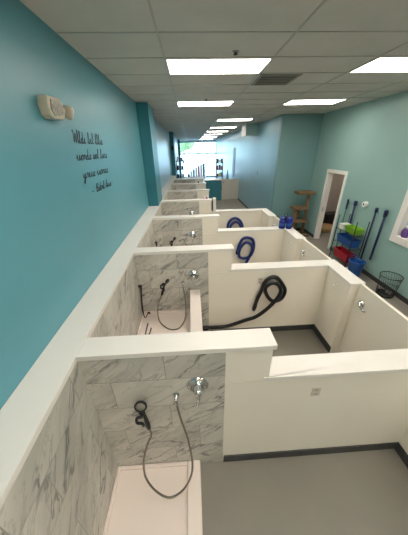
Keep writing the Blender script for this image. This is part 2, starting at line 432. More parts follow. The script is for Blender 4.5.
# ------------------------------------------------------------------ gates between the returns
gl = ['nearest white gate with a chrome lever latch, before the black-hose partition',
      'white gate of the bay in front of the blue-hose third partition', 'white gate of the bay in front of the fourth partition']
for k in range(3):
    y0, y1 = P[k] + .2, ends[k + 1] - .006
    t = thing('bay_gate', gl[k], 'gate', (2.12, y0, .1), 'white gates along the bays')
    MB().box(2.095, 2.135, y0, y1, .1, ZL - .002, .004).build('gate_panel', M['panel'], t)
    yl = y1 - .12; z = 1.0
    lt = MB().lathe([(.0, 0), (.044, 0), (.044, .01), (.02, .018), (.017, .045), (.0, .047)], (2.0945, yl, z), (-1, 0, 0), n=20).build('latch', M['chrome'], t)
    MB().tube(catmull([(2.058, yl, z), (2.046, yl - .035, z - .008), (2.046, yl - .1, z - .03), (2.05, yl - .14, z - .02)], 5), [.015] * 8 + [.012] * 8, 10).build('lever', M['chrome'], lt)
    for zz in (.3, .95): MB().tube([(2.115, y0 - .012, zz - .04), (2.115, y0 - .012, zz + .04)], .011, 10).build('hinge', M['chrome'], t)

# ------------------------------------------------------------------ tubs
def pan(y0, y1, zf, zr, low, label, grp):
    t = thing('shower_pan' if low else 'raised_tub', label, 'tub', ((XIN + -.03) / 2, y0, 0), grp)
    x0, x1 = XIN + .001, (-.031 if low else .06)
    wi = .125 if low else .15
    a = y0 + .003; b = y1 - .003
    # basin: floor slab with a slim flange on three sides
    mb = MB().box(x0, x1 - wi, a, b, 0 if low else zf - .05, zf)
    mb.box(x0, x0 + .028, a, b, zf, zf + .028, .006).box(x0 + .028, x1 - wi, b - .03, b, zf, zf + .028, .006)
    if low: mb.box(x0 + .028, x1 - wi, a, a + .03, zf, zf + .03, .006)
    mb.build('basin', M['pan'], t)
    MB().box(x1 - wi, x1, a, b, 0, zr, .016).build('threshold' if low else 'side_wall', M['pan'], t)
    MB().lathe([(.0, 0), (.05, 0), (.045, .004), (.0, .004)], ((x0 + x1 - wi) / 2, (y0 + y1) / 2, zf), n=20).build('drain', M['chrome'], t)
pan(-.45, P[0], .035, .075, True, 'low white shower pan on the floor in the nearest marble bay', None)
tl = ['raised white tub behind the nearest partition, a tether lying on its floor', 'raised white tub in front of the third partition', 'raised white tub in front of the fourth partition',
      'raised white tub in front of the fifth partition']
for k in range(4):
    pan(P[k] + .178, P[k + 1], .53, .92, False, tl[k], 'raised white tubs')

# ------------------------------------------------------------------ shower fittings on each partition
NEAR = ['nearest', 'second', 'third', 'fourth']
def valve(i, x, z):
    p = P[i]; y = p - .001
    t = thing('shower_valve', 'round chrome shower valve with lever on the %s marble partition' % NEAR[i], 'shower valve', (x, y, z), 'chrome shower valves')
    MB().lathe([(.0, 0), (.082, 0), (.084, .006), (.074, .014), (.045, .018), (.045, .02), (.0, .02)], (x, y, z), (0, -1, 0), n=36).build('escutcheon', M['chrome'], t)
    MB().lathe([(.0, .018), (.034, .018), (.034, .03), (.028, .05), (.028, .075), (.02, .088), (.0, .092)], (x, y, z), (0, -1, 0), n=24).build('hub', M['chrome'], t)
    MB().tube(catmull([(x, y - .07, z - .012), (x + .001, y - .085, z - .05), (x - .004, y - .09, z - .1), (x - .012, y - .085, z - .125)], 5), [.013] * 6 + [.010] * 10, 12).build('lever', M['chrome'], t)

def shower(i, bx, bz, ex, ez, hose):
    """bracket with hand shower, wall elbow and steel hose"""
    p = P[i]
    t = thing('hand_shower', 'black hand shower on a steel hose hanging on the %s marble partition' % NEAR[i], 'hand shower', (bx, p, bz), 'black hand showers')
    # wall bracket
    mb = MB().lathe([(.0, 0), (.026, 0), (.024, .012), (.012, .02), (.012, .04), (.0, .04)], (bx, p - .001, bz), (0, -1, 0), n=18)
    mb.tube(catmull([(bx, p - .035, bz), (bx - .03, p - .05, bz + .012), (bx - .032, p - .06, bz - .03), (bx + .005, p - .065, bz - .035), (bx + .012, p - .06, bz - .075)], 5), .012, 10)
    mb.build('bracket', M['black'], t)
    # hand piece: grip and round ring head facing the bay
    hx, hz = bx + .028, bz + .185
    gx, gz = bx + .056, bz - .09
    if i: hx, hz, gx, gz = bx + .055, bz + .085, bx - .03, bz - .14
    MB().tube(catmull([(gx, p - .075, gz), (gx + (hx - gx) * .3, p - .07, gz + (hz - gz) * .35), (gx + (hx - gx) * .6, p - .062, gz + (hz - gz) * .65), (hx, p - .05, hz - .025)], 6), [.015, .017, .018, .019, .019, .018, .017, .016, .015, .014, .013, .012, .011, .011, .011, .011, .011, .011, .012], 12).build('grip', M['black'], t)
    q = .92 if i == 0 else .72; ax = (.05, -1, .2) if i == 0 else (.75, -.6, -.25)
    hd = MB().lathe([(a * q, b * q) for a, b in [(.0, 0), (.03, .0), (.05, .016), (.054, .03), (.05, .036), (.040, .034), (.036, .03)]], (hx, p - .045, hz), ax, n=30).build('shower_head', M['black'], t)
    MB().lathe([(a * q, b * q) for a, b in [(.0, .028), (.037, .028), (.037, .033), (.0, .033)]], (hx, p - .045, hz), ax, n=26).build('spray_face', M['ventf' if i == 0 else 'black'], hd)
    # elbow
    mb = MB().lathe([(.0, 0), (.026, 0), (.026, .006), (.013, .012), (.013, .035), (.0, .035)], (ex, p - .001, ez), (0, -1, 0), n=18)
    mb.tube(catmull([(ex, p - .03, ez), (ex, p - .045, ez - .004), (ex, p - .05, ez - .03), (ex, p - .05, ez - .05)], 4), .012, 10)
    mb.build('wall_elbow', M['chrome'], t)
    pts = [(gx, p - .077, gz)] + hose + [(ex, p - .05, ez - .05)]
    MB().tube(catmull(pts, 10), .0085, 8, ridge=.06).build('hose', M['steel'], t)

valve(0, -.017, 1.19); valve(1, -.027, 1.165); valve(2, -.02, 1.165); valve(3, -.02, 1.165)
shower(0, -.482, .885, -.189, 1.09,
       [(-.415, 1.06, .72), (-.452, 1.03, .64), (-.493, .98, .50), (-.487, .93, .342), (-.412, .885, .212), (-.307, .875, .10), (-.189, .9, .149), (-.114, .95, .261), (-.097, 1.0, .38), (-.121, 1.05, .629), (-.165, 1.08, .865)])
shower(1, -.475, 1.03, -.187, 1.05,
       [(-.52, 2.83, .87), (-.562, 2.8, .766), (-.58, 2.75, .65), (-.55, 2.66, .56), (-.45, 2.54, .545), (-.366, 2.49, .542), (-.262, 2.51, .545), (-.185, 2.64, .57), (-.162, 2.74, .68), (-.168, 2.82, .86)])
for i in (2, 3):
    p = P[i]
    shower(i, -.475, 1.03, -.187, 1.05,
           [(-.52, p - .09, .87), (-.562, p - .12, .766), (-.58, p - .17, .65), (-.55, p - .26, .56), (-.45, p - .38, .545), (-.366, p - .43, .542), (-.262, p - .41, .545), (-.185, p - .28, .57), (-.162, p - .18, .68), (-.168, p - .1, .86)])

def tether(i):
    p = P[i]
    t = thing('tether', 'black dog tether hanging from the left marble corner of the %s partition' % NEAR[i], 'tether', (XIN, p - .03, 1.03), 'black dog tethers')
    MB().lathe([(.0, 0), (.022, 0), (.022, .008), (.01, .014), (.01, .03), (.0, .03)], (XIN, p - .03, 1.03), (1, 0, 0), n=16).tube(catmull([(XIN + .03, p - .03, 1.05), (XIN + .034, p - .035, 1.02), (XIN + .032, p - .03, .98)], 4), .014, 10).build('wall_mount', M['black'], t)
    pts = [(XIN + .03, p - .03, 1.0), (XIN + .018, p - .05, .83), (XIN + .02, p - .1, .66), (XIN + .04, p - .15, .575), (XIN + .07, p - .17, .575), (XIN + .1, p - .12, .62)]
    c = catmull(pts, 8)
    MB().tube(c, [.011 if k < 20 else .007 for k in range(len(c))], 8).build('lead', M['black'], t)
    MB().tube([(XIN + .1, p - .12, .62), (XIN + .118, p - .1, .585)], .015, 10).build('clip', M['black'], t)
tether(1); tether(2)
for n, pts, lb in ((0, [(-.712, 2.62, .566), (-.722, 2.52, .5415), (-.718, 2.40, .5415), (-.72, 2.28, .5415)], 'long dark strap lying along the left edge of the second bay tub'),
               (1, [(-.655, 2.53, .555), (-.662, 2.46, .5415), (-.674, 2.38, .5415), (-.68, 2.28, .5415)], 'shorter dark strap lying on the second bay tub floor')):
    o = MB().tube(catmull(pts, 6), .009, 8).build('strap', M['black'], None, (-.7, 2.4, .53)); tag(o, lb, 'strap', 'straps in the tub')

# ------------------------------------------------------------------ dryer hoses hung on the low walls
def hose_thing(i, pts, r, m, label, connector=None, offs=None):
    p = P[i]
    t = thing('dryer_hose', label, 'hose', (pts[0][0], p, pts[0][2]), 'dryer hoses hung on the low walls')
    c = catmull(pts, 9)
    MB().tube(c, r, 12, ridge=.09).build('hose', m, t)
    a, b = c[0], c[6]
    MB().tube([a - (b - a) * .5, a, a + (b - a) * .6], [r * .8, r * 1.15, r * 1.15], 12).build('nozzle', M['black'], t)
    return t
v = [(.909, .541), (.935, .693), (.987, .851), (1.029, 1.004), (1.114, 1.085), (1.209, 1.071), (1.31, .945), (1.357, .83), (1.317, .694), (1.181, .678), (1.069, .801), (1.028, .938), (1.104, 1.02), (1.2, 1.0), (1.265, .88), (1.215, .723), (1.076, .54), (.93, .385), (.772, .30), (.492, .20), (.26, .19), (.143, .195)]
pts = [(x, P[1] - .042 - (.058 if 10 <= k <= 16 else .03 * (k in (9, 17))), z) for k, (x, z) in enumerate(v)]
t = hose_thing(1, pts, .027, M['black_hose'], 'black ribbed dryer hose looped on the low wall of the second partition')
MB().lathe([(.0, 0), (.036, 0), (.04, .02), (.04, .07), (.03, .09), (.0, .09)], (.085, P[1] - .055, .195), (1, 0, 0), n=18).build('connector', M['black'], t)
v = [(.953, .733), (.986, .885), (1.051, 1.032), (1.149, 1.07), (1.273, 1.023), (1.316, .893), (1.297, .718), (1.222, .6), (1.098, .578), (.989, .665), (1.001, .833), (1.096, .967), (1.2, .96), (1.262, .88), (1.279, .785), (1.242, .62), (1.198, .518), (1.14, .4), (1.06, .24), (.8, .14), (.4, .16), (.15, .2)]
pts = [(x, P[2] - .046 - (.058 if 9 <= k <= 14 else .0), z) for k, (x, z) in enumerate(v)]
hose_thing(2, pts, .03, M['blue_hose'], 'blue dryer hose coiled twice on the low wall of the third partition')
v = [(1.1, .5), (1.015, .68), (1.011, .836), (1.08, .966), (1.208, 1.02), (1.342, .957), (1.422, .821), (1.429, .685), (1.36, .56), (1.22, .5), (1.1, .56), (1.07, .7), (1.09, .83), (1.2, .93), (1.32, .88), (1.37, .76), (1.35, .6), (1.2, .4), (.9, .2), (.4, .16), (.15, .2)]
pts = [(x, P[3] - .052 - (.058 if 9 <= k <= 15 else .0), z) for k, (x, z) in enumerate(v)]
hose_thing(3, pts, .035, M['blue_hose'], 'blue dryer hose coiled on the low wall of the fourth partition')

# blue canisters on the third partition's corner
for x, y, s, lb in ((1.925, 4.74, 1.0, 'left cobalt blue canister on the corner of the third partition'), (2.065, 4.705, .93, 'right cobalt blue canister on the corner of the third partition')):
    t = thing('canister', lb, 'canister', (x, y, ZL), 'cobalt canisters on the cap')
    MB().lathe([(.0, 0), (.06, 0), (.068, .008), (.068, .165), (.058, .185), (.0, .185)], (x, y, ZL + .001), n=28).build('body', M['cobalt'], t)
    MB().lathe([(.0, .185), (.062, .185), (.064, .225), (.045, .245), (.0, .245)], (x, y, ZL + .001), n=28).build('lid', M['cobalt'], t)
    MB().tube(catmull([(x + .012, y - .066, ZL + .16), (x + .02, y - .1, ZL + .14), (x + .02, y - .1, ZL + .07), (x + .012, y - .066, ZL + .05)], 5), .011, 8).build('handle', M['cobalt'], t)
    MB().lathe([(.0685, .06), (.0692, .062), (.0692, .12), (.0685, .122)], (x, y, ZL), n=28).build('band', M['blue'], t)
# small bottles on the far caps
for x, y, m, lb in ((.345, 6.55, 'white', 'small white bottle on the fourth partition cap, left of a pair'), (.42, 6.56, 'pink', 'small pale pink bottle on the fourth partition cap, right of a pair'), (.3, 10.1, 'black', 'small black bottle on the sixth partition cap')):
    t = thing('bottle', lb, 'bottle', (x, y, ZC), 'bottles on the partition caps')
    MB().lathe([(.0, 0), (.026, 0), (.028, .01), (.026, .06), (.012, .075), (.0, .075)], (x, y, ZC), n=16).build('body', M[m], t)
    MB().lathe([(.0, .075), (.013, .075), (.013, .095), (.0, .097)], (x, y, ZC), n=12).build('cap', M['white'], t)

# ------------------------------------------------------------------ ceiling lights
def troffer():
    t = thing('ceiling_light', '', 'ceiling light', (0, 0, HC))
    mb = MB(); w, h, f = .585, .278, .018
    mb.box(-w - f, w + f, -h - f, -h, HC - .012, HC, .002).box(-w - f, w + f, h, h + f, HC - .012, HC, .002)
    mb.box(-w - f, -w, -h, h, HC - .012, HC, .002).box(w, w + f, -h, h, HC - .012, HC, .002)
    mb.build('light_frame', M['trim'], t)
    MB().box(-w, w, -h, h, HC - .008, HC - .001).build('diffuser', M['lamp'], t)
    return t
XA = -.234 + .61
spots = [(XA, 3.605, 'lit ceiling panel in the left row, nearest, with the dark air vent beside it'), (XA, 6.12, 'second lit ceiling panel in the left row, behind the nearest one'),
         (XA + 2.438, 3.605, 'lit ceiling panel at the upper right edge of the photo'), (XA + 2.438, 6.12, 'lit ceiling panel in the right row above the step wall'),
         (XA + 1.219, 9.35, 'nearest lit ceiling panel of the middle row toward the storefront'), (XA + 1.219, 12.4, 'second lit panel of the middle row, level with the soffit box'),
         (XA + 1.219, 14.85, 'third lit panel of the middle row above the teal counter'), (XA + 1.219, 17.6, 'fourth lit panel of the middle row toward the storefront'),
         (XA + 1.219, 20.8, 'fifth lit panel of the middle row, small in the distance'), (XA + 1.219, 24.8, 'last lit panel of the middle row, closest to the storefront'),
         (XA, .76, 'lit ceiling panel overhead in the left row, above the nearest bay'), (XA + 2.438, .76, 'lit ceiling panel overhead in the right row, above the nearest bay'),
         (XA, -1.9, 'unseen ceiling panel added to the left row behind the photographer'), (XA + 2.438, -1.9, 'unseen ceiling panel added to the right row behind the photographer'),  # unseen panels added behind the camera to light the near walls
         (XA, -4.4, 'rearmost unseen ceiling panel added to the left row by the back wall'), (XA + 2.438, -4.4, 'rearmost unseen ceiling panel added to the right row by the back wall'),  # further unseen rear row, added to throw light forward
         (5.6, 7.3, 'unseen ceiling panel added to brighten the back room through the doorway'), (4.72, 3.2, 'unseen ceiling panel added to brighten the room beyond the right window')]  # panels added to brighten the rooms behind the door and window
t0 = troffer()
for k, (x, y, lb) in enumerate(spots):
    t = t0 if k == 0 else dup_tree(t0)
    t.location = (x, y, HC); t['label'] = lb; t['group'] = 'lit ceiling panels'
    if k == len(spots) - 1: t.rotation_euler.z = PI / 2
# air vent
t = thing('ceiling_vent', 'dark louvred air vent in the ceiling beside the nearest light panel', 'vent', (1.3, 4.23, HC))
mb = MB()
mb.box(1.02, 1.60, 3.95, 3.985, HC - .012, HC).box(1.02, 1.60, 4.495, 4.53, HC - .012, HC).box(1.02, 1.055, 3.985, 4.495, HC - .012, HC).box(1.565, 1.60, 3.985, 4.495, HC - .012, HC)
mb.build('vent_frame', M['ventf'], t)
MB().box(1.055, 1.565, 3.985, 4.495, HC - .003, HC - .001).build('duct_opening', M['vent'], t)
for k in range(5):
    y = 4.03 + .1 * k
    MB().prism([(y, HC - .002), (y + .005, HC - .002), (y + .012, HC - .012), (y + .007, HC - .014)], 1.055, 1.565, axis='x').build('louvre', M['ventf'], t)
for x, y, lb in ((.521, 3.124, 'small dark sprinkler head in front of the nearest ceiling light'), (.37, 5.63, 'small sprinkler head just before the second ceiling light')):
    t = thing('sprinkler_head', lb, 'sprinkler', (x, y, HC), 'ceiling sprinklers')
    MB().lathe([(.0, 0), (.035, 0), (.03, .01), (.0, .012)], (x, y, HC), (0, 0, -1), n=16).build('rose', M['ventf'], t)
    MB().lathe([(.0, .01), (.012, .01), (.009, .022), (.022, .025), (.022, .03), (.0, .03)], (x, y, HC), (0, 0, -1), n=14).build('deflector', M['vent'], t)

# ------------------------------------------------------------------ emergency light on the left wall
EY = .15
t = thing('emergency_light', 'beige emergency light with speckled plaque on the teal left wall', 'emergency light', (XL, 2.2, 3.06))
MB().prism([(EY + u, w_) for u, w_ in [(1.915, 3.09), (1.94, 3.155), (2.12, 3.165), (2.165, 3.13), (2.165, 3.065), (2.13, 3.02), (1.96, 3.01), (1.925, 3.03)]], XL, XL + .075, .012, axis='x').build('housing', M['beige'], t)
MB().prism([(EY + u, w_) for u, w_ in [(1.945, 3.07), (1.97, 3.135), (2.10, 3.145), (2.14, 3.105), (2.115, 3.05), (1.98, 3.03)]], XL + .073, XL + .081, .002, axis='x').build('plaque', M['plate'], t)
for y, k in ((EY + 2.225, .86),):
    l = MB().tube(catmull([(XL + .05, EY + (2.12 if k > .7 else 2.0), 3.09), (XL + .06, y, 3.09)], 3), .018, 10).lathe([(a * k, b * k) for a, b in [(.0, 0), (.045, 0), (.058, .03), (.06, .075), (.054, .08), (.0, .08)]], (XL + .035, y, 3.095), (1, .3, -.35), n=20).build('lamp_head', M['beige'], t)
    MB().lathe([(a * k, b * k) for a, b in [(.0, .078), (.05, .078), (.045, .088), (.0, .092)]], (XL + .035, y, 3.095), (1, .3, -.35), n=20).build('lens', M['outlet'], l)

# ------------------------------------------------------------------ script lettering on the left wall (strokes, as unreadable as in the photo)
def glyph(ch, h):
    """one running-hand letter: list of (u,v) and the advance, x-height h"""
    A = 2.1 * h
    G = {
        'u': ([(0, .3), (.15, 1), (.2, .3), (.4, 0), (.6, .4), (.7, 1), (.75, .2), (.95, .05)], 1.0),
        'n': ([(0, .1), (.15, .9), (.2, .05), (.35, .85), (.55, .95), (.6, .1), (.85, .1)], .9),
        'm': ([(0, .1), (.12, .9), (.18, .05), (.3, .9), (.45, .9), (.48, .05), (.62, .9), (.8, .9), (.84, .1), (1.05, .1)], 1.1),
        'e': ([(0, .25), (.4, .55), (.45, .9), (.2, .95), (.1, .4), (.35, .02), (.7, .2)], .7),
        'l': ([(0, .1), (.3, 1.2), (.35, 2.1), (.22, 2.0), (.2, .6), (.3, .03), (.55, .15)], .55),
        'i': ([(0, .1), (.2, .95), (.22, .2), (.35, .03), (.5, .15)], .5),
        'r': ([(0, .1), (.2, 1), (.35, .85), (.45, .9), (.45, .2), (.65, .1)], .65),
        's': ([(0, .1), (.3, 1), (.45, .4), (.3, .0), (.1, .1), (.6, .1)], .6),
        'd': ([(0, .4), (.4, .95), (.1, .7), (.1, .1), (.4, .2), (.5, 2.1), (.5, .2), (.8, .1)], .8),
        'y': ([(0, .9), (.15, .2), (.35, .2), (.5, 1), (.45, -.6), (.25, -.95), (.2, -.5), (.8, .2)], .8),
        'o': ([(0, .5), (.3, 1), (.1, .5), (.25, 0), (.5, .4), (.35, .95), (.7, .85)], .7),
        'W': ([(-.1, 1.9), (.1, 2.1), (.25, .1), (.55, 1.7), (.7, .05), (1.0, 1.6), (.95, 2.2), (1.1, 2.1), (1.15, .1), (1.3, .1)], 1.3),
        'B': ([(.05, 1.6), (.15, .0), (.2, 1.9), (.6, 1.8), (.5, 1.1), (.25, 1.0), (.7, .7), (.5, .05), (.15, .1), (.8, .1)], .9),
    }
    p, a = G[ch]
    return [(u * h * 1.15, v * h) for u, v in p], a * h * 1.15
def write_line(text, y0, y1, z, h, wid, par):
    pen = []; strokes = []; u = 0
    for ch in text:
        if ch == ' ':
            if pen: strokes.append(pen); pen = []
            u += .6 * h; continue
        if ch == '-':
            strokes.append([(u, .5 * h), (u + .5 * h, .52 * h)]); u += .8 * h; continue
        p, a = glyph(ch, h); pen += [(u + q + .18 * w_, w_) for q, w_ in p]; u += a
    if pen: strokes.append(pen)
    k = (y1 - y0) / u
    line = bpy.data.objects.new('text_line', None); C.objects.link(line); line.parent = par
    for s in strokes:
        mb = MB()
        c = catmull([(XL + .003, y0 + q * k, z + w_) for q, w_ in s], 5) if len(s) > 2 else [Vector((XL + .003, y0 + q * k, z + w_)) for q, w_ in s]
        for i in range(len(c) - 1):
            d = (c[i + 1] - c[i])
            if d.length < 1e-6: continue
            d.normalize(); nrm = Vector((0, -d.z, d.y)) * wid * (.5 + .35 * abs(d.z))
            e = d * wid * .25
            q = [c[i] - nrm - e, c[i] + nrm - e, c[i + 1] + nrm + e, c[i + 1] - nrm + e]
            mb.bm.faces.new([mb.bm.verts.new(x + Vector((.0002 * (i % 3), 0, 0))) for x in q])
        mb.build('word', M['ink'], line)
t = thing('wall_lettering', 'four lines of dark cursive lettering on the teal left wall', 'lettering', (XL, 2.9, 2.4))
write_line('Wldi lel lllis', 2.50, 3.31, 2.862, .048, .0085, t)
write_line('uords sol lins', 2.48, 3.38, 2.712, .045, .0085, t)
write_line('yrus uores', 2.52, 3.31, 2.543, .046, .0085, t)
write_line('- Bdrl lus', 2.66, 3.33, 2.378, .04, .0085, t)

# ------------------------------------------------------------------ cleaning corner by the right wall
def pole(x, y, z0, z1, r, m, name, label, grip=None, head=None):
    t = thing(name, label, 'broom' if name == 'broom' else 'pole', (x, y, z0))
    MB().tube([(x, y, z0), (x, y, z1)], r, 12).build('handle', M[m], t)
    if grip: MB().tube([(x, y, z1 - grip), (x, y, z1 - .02), (x, y, z1)], [r * 1.5, r * 1.7, r * 1.1], 12).build('grip', M['navy'], t)
    MB().tube([(x, y, z1 - .1), (x + XR - x, y, z1 - .1)], .01, 8).build('wall_clip', M['black'], t)
    if head:
        MB().box(x - .03, x + .02, y - .13, y + .13, z0 - .02, z0 + .03, .008).build('head', M[head], t)
        mb = MB()
        for k in range(13):
            yy = y - .12 + .02 * k
            mb.tube([(x - .005, yy, z0 - .02), (x - .005, yy + (k - 6) * .003, z0 - .14)], .009, 6)
        o = mb.build('bristles', M[head], t)
    return t
pole(4.07, 5.90, .15, 1.56, .015, 'green', 'broom', 'green-handled broom hanging nearest the doorway on the right wall', grip=.26, head='green')
pole(4.07, 5.60, .60, 1.575, .026, 'navy', 'hanging_pole', 'short thick navy pole hanging behind the lime bin', grip=.12)
pole(4.07, 4.88, .10, 1.56, .019, 'navy', 'broom', 'slim navy broom hanging beside the wire rack, above the blue bucket', grip=.1)
pole(4.07, 4.605, .43, 1.57, .024, 'navy', 'hanging_pole', 'thick navy pole hanging nearest the window on the right wall', grip=.14)
t = thing('mounted_roll', 'round white roll fixture on the right wall above the poles', 'roll', (XR, 5.286, 1.549))
MB().lathe([(.02, 0), (.062, 0), (.065, .01), (.065, .07), (.06, .08), (.022, .08), (.02, .07)], (XR, 5.286, 1.549), (-1, 0, 0), n=28).build('roll', M['white'], t)
MB().lathe([(.0, .0), (.0215, .0), (.0215, .0815), (.0, .0815)], (XR, 5.286, 1.549), (-1, 0, 0), n=20).build('core', M['vent'], t)
# wire rack with bins
t = thing('wire_rack', 'black wire rack holding coloured bins against the right wall', 'rack', (3.86, 5.24, 0))
for x in (3.72, 4.0):
    for y in (4.88, 5.58): MB().tube([(x, y, 0), (x, y, 1.25)], .011, 8).build('post', M['black'], t)
for z in (.16, .56, .90):
    mb = MB()
    for y in (4.88, 5.58): mb.tube([(3.72, y, z), (4.0, y, z)], .007, 6)
    for k in range(8): mb.tube([(3.72 + .04 * k, 4.88, z), (3.72 + .04 * k, 5.58, z)], .004, 6)
    mb.build('wire_shelf', M['black'], t)
def bin_(y0, y1, z, h, m, label):
    x0, x1 = 3.77, 3.985
    t = thing('storage_bin', label, 'bin', ((x0 + x1) / 2, (y0 + y1) / 2, z), 'coloured bins on the rack')
    f = .025
    mb = MB(); lo = [(x0 + f, y0 + f), (x1 - f, y0 + f), (x1 - f, y1 - f), (x0 + f, y1 - f)]; hi = [(x0, y0), (x1, y0), (x1, y1), (x0, y1)]
    b = mb.bm; A = [b.verts.new((u, v, z)) for u, v in lo]; B = [b.verts.new((u, v, z + h)) for u, v in hi]
    D = [b.verts.new((u, v, z + .012)) for u, v in [(p + (f * .5 if p < 3.8 else -f * .5), q + (.012 if q < (y0 + y1) / 2 else -.012)) for p, q in lo]]
    E = [b.verts.new((p + (.01 if p < 3.8 else -.01), q + (.01 if q < (y0 + y1) / 2 else -.01), z + h)) for p, q in hi]
    b.faces.new(A)
    for k in range(4):
        n = (k + 1) % 4
        b.faces.new((A[k], A[n], B[n], B[k])); b.faces.new((B[k], B[n], E[n], E[k])); b.faces.new((E[k], E[n], D[n], D[k]))
    b.faces.new(D)
    mb.build('tub', M[m], t)
    mb = MB().tube([(x0 - .004, y0, z + h), (x1, y0, z + h), (x1, y1, z + h), (x0 - .004, y1, z + h)], .012, 8, closed=True)
    mb.build('rim', M[m], t)
bin_(4.93, 5.34, .908, .13, 'lime', 'lime green bin on the top shelf of the wire rack')
bin_(4.93, 5.56, .568, .19, 'blue', 'blue bin on the middle shelf of the wire rack')
bin_(4.97, 5.55, .168, .21, 'red', 'red bin on the bottom shelf of the wire rack')
t = thing('white_carton', 'white carton beside the lime bin on the top rack shelf', 'carton', (3.86, 5.46, .908))
MB().box(3.76, 3.96, 5.385, 5.55, .908, 1.02, .004).build('carton', M['white'], t)
MB().box(3.755, 3.965, 5.38, 5.555, 1.02, 1.04, .003).build('lid', M['white'], t)
# blue bucket
bx, by = 3.80, 4.64
t = thing('bucket', 'blue mop bucket on the floor under the navy poles', 'bucket', (bx, by, 0))
MB().lathe([(.0, 0), (.13, 0), (.135, .01), (.165, .36), (.178, .37), (.178, .39), (.16, .39), (.155, .36), (.125, .02), (.0, .02)], (bx, by, 0), n=32).build('body', M['blue'], t)
MB().tube(catmull([(bx - .02, by - .175, .36), (bx - .05, by - .13, .47), (bx - .06, by, .52), (bx - .05, by + .13, .47), (bx - .02, by + .175, .36)], 6), .009, 8).build('bail_handle', M['blue'], t)
MB().box(bx - .17, bx - .155, by + .01, by + .08, .12, .2, .003).build('sticker', M['white'], t)
# wire waste basket
cx, cy = 3.93, 3.80
t = thing('waste_basket', 'black wire waste basket on the floor under the right window', 'basket', (cx, cy, 0))
MB().lathe([(.0, 0), (.15, 0), (.155, .01), (.158, .05), (.15, .05), (.145, .015), (.0, .015)], (cx, cy, 0), n=28).build('base_pan', M['black'], t)
mb = MB()
for k in range(26):
    a = 2 * PI * k / 26; a2 = a + .35
    mb.tube([(cx + .155 * math.cos(a), cy + .155 * math.sin(a), .045), (cx + .175 * math.cos((a + a2) / 2), cy + .175 * math.sin((a + a2) / 2), .27), (cx + .19 * math.cos(a2), cy + .19 * math.sin(a2), .45)], .0028, 5)
for z, r in ((.2, .168), (.33, .18)):
    mb.tube([(cx + r * math.cos(2 * PI * k / 32), cy + r * math.sin(2 * PI * k / 32), z) for k in range(32)], .003, 5, closed=True)
mb.build('wire_mesh', M['black'], t)
MB().tube([(cx + .19 * math.cos(2 * PI * k / 32), cy + .19 * math.sin(2 * PI * k / 32), .45) for k in range(32)], .007, 6, closed=True).build('rim', M['black'], t)

# ------------------------------------------------------------------ tan stepped stand in the corner, and a dark bag
t = thing('cat_tree', 'tall tan stand with two stepped platforms in the corner by the doorway', 'cat tree', (3.7, 7.62, 0))
MB().box(3.40, 4.02, 7.42, 7.86, 0, .05, .008).build('base', M['wood'], t)
MB().box(3.44, 3.99, 7.44, 7.84, 1.42, 1.50, .012).build('platform', M['wood'], t)
MB().box(3.36, 3.82, 7.40, 7.80, .94, 1.02, .012).build('platform', M['wood'], t)
MB().box(3.44, 3.9, 7.42, 7.80, .50, .56, .012).build('platform', M['wood'], t)
for x, y, z1 in ((3.86, 7.64, 1.42), (3.46, 7.58, .94), (3.62, 7.74, .94)):
    MB().lathe([(.0, .05), (.05, .05), (.05, z1 - .001), (.0, z1 - .001)], (x, y, 0), n=16).build('post', M['wood'], t)
t = thing('bag', 'dark slumped bag behind the blue canisters, left of the tan stand', 'bag', (3.16, 7.5, 0))
MB().lathe([(.0, 0), (.14, 0), (.17, .1), (.16, .4), (.12, .62), (.05, .7), (.0, .71)], (3.17, 7.55, 0), n=18).build('sack', M['dark'], t)
MB().tube(catmull([(3.11, 7.55, .68), (3.12, 7.55, .80), (3.2, 7.55, .80), (3.22, 7.55, .68)], 5), .012, 8).build('strap', M['dark'], t)

# things in the back room behind the doorway
t = thing('pet_bed', 'low tan pet bed on the floor inside the doorway', 'pet bed', (4.95, 8.05, 0))
MB().lathe([(.0, 0), (.34, 0), (.38, .06), (.36, .15), (.3, .17), (.26, .1), (.0, .08)], (4.95, 8.05, 0), n=28).build('bolster', M['tan'], t)
MB().lathe([(.0, .08), (.25, .08), (.24, .12), (.0, .13)], (4.95, 8.05, 0), n=24).build('cushion', M['tan'], t)
t = thing('crate', 'dark crate against the back room wall behind the tan pet bed', 'crate', (5.5, 8.6, 0))
MB().box(5.2, 5.85, 8.48, 8.92, 0, .42, .01).build('box', M['dark'], t)
MB().box(5.18, 5.87, 8.46, 8.93, .42, .47, .008).build('lid', M['dark'], t)
for k in range(3): MB().box(5.3 + .17 * k, 5.38 + .17 * k, 8.474, 8.48, .1, .34, .002).build('slot', M['black'], t)

# ------------------------------------------------------------------ counter and gate at the end of the aisle
t = thing('reception_counter', 'teal half-height counter with a pale top at the end of the aisle', 'counter', (1.3, 14.38, 0))
MB().box(.85, 1.80, 14.38, 14.55, 0, 1.15).build('front', M['teal_dark'], t)
MB().box(.80, 1.84, 14.33, 15.05, 1.15, 1.19, .008).build('counter_top', M['cap'], t)
MB().box(.85, .98, 14.55, 15.0, 0, 1.15).build('end_panel', M['teal_dark'], t)
t = thing('aisle_gate', 'cream swing gate between the teal counter and the far right wall', 'gate', (1.82, 14.42, 0))
MB().box(1.84, 2.83, 14.40, 14.45, .02, 1.20, .006).build('gate_panel', M['outlet'], t)
MB().lathe([(.0, 0), (.03, 0), (.03, .01), (.012, .02), (.024, .045), (.0, .055)], (1.93, 14.40, 1.03), (0, -1, 0), n=16).build('knob', M['black'], t)

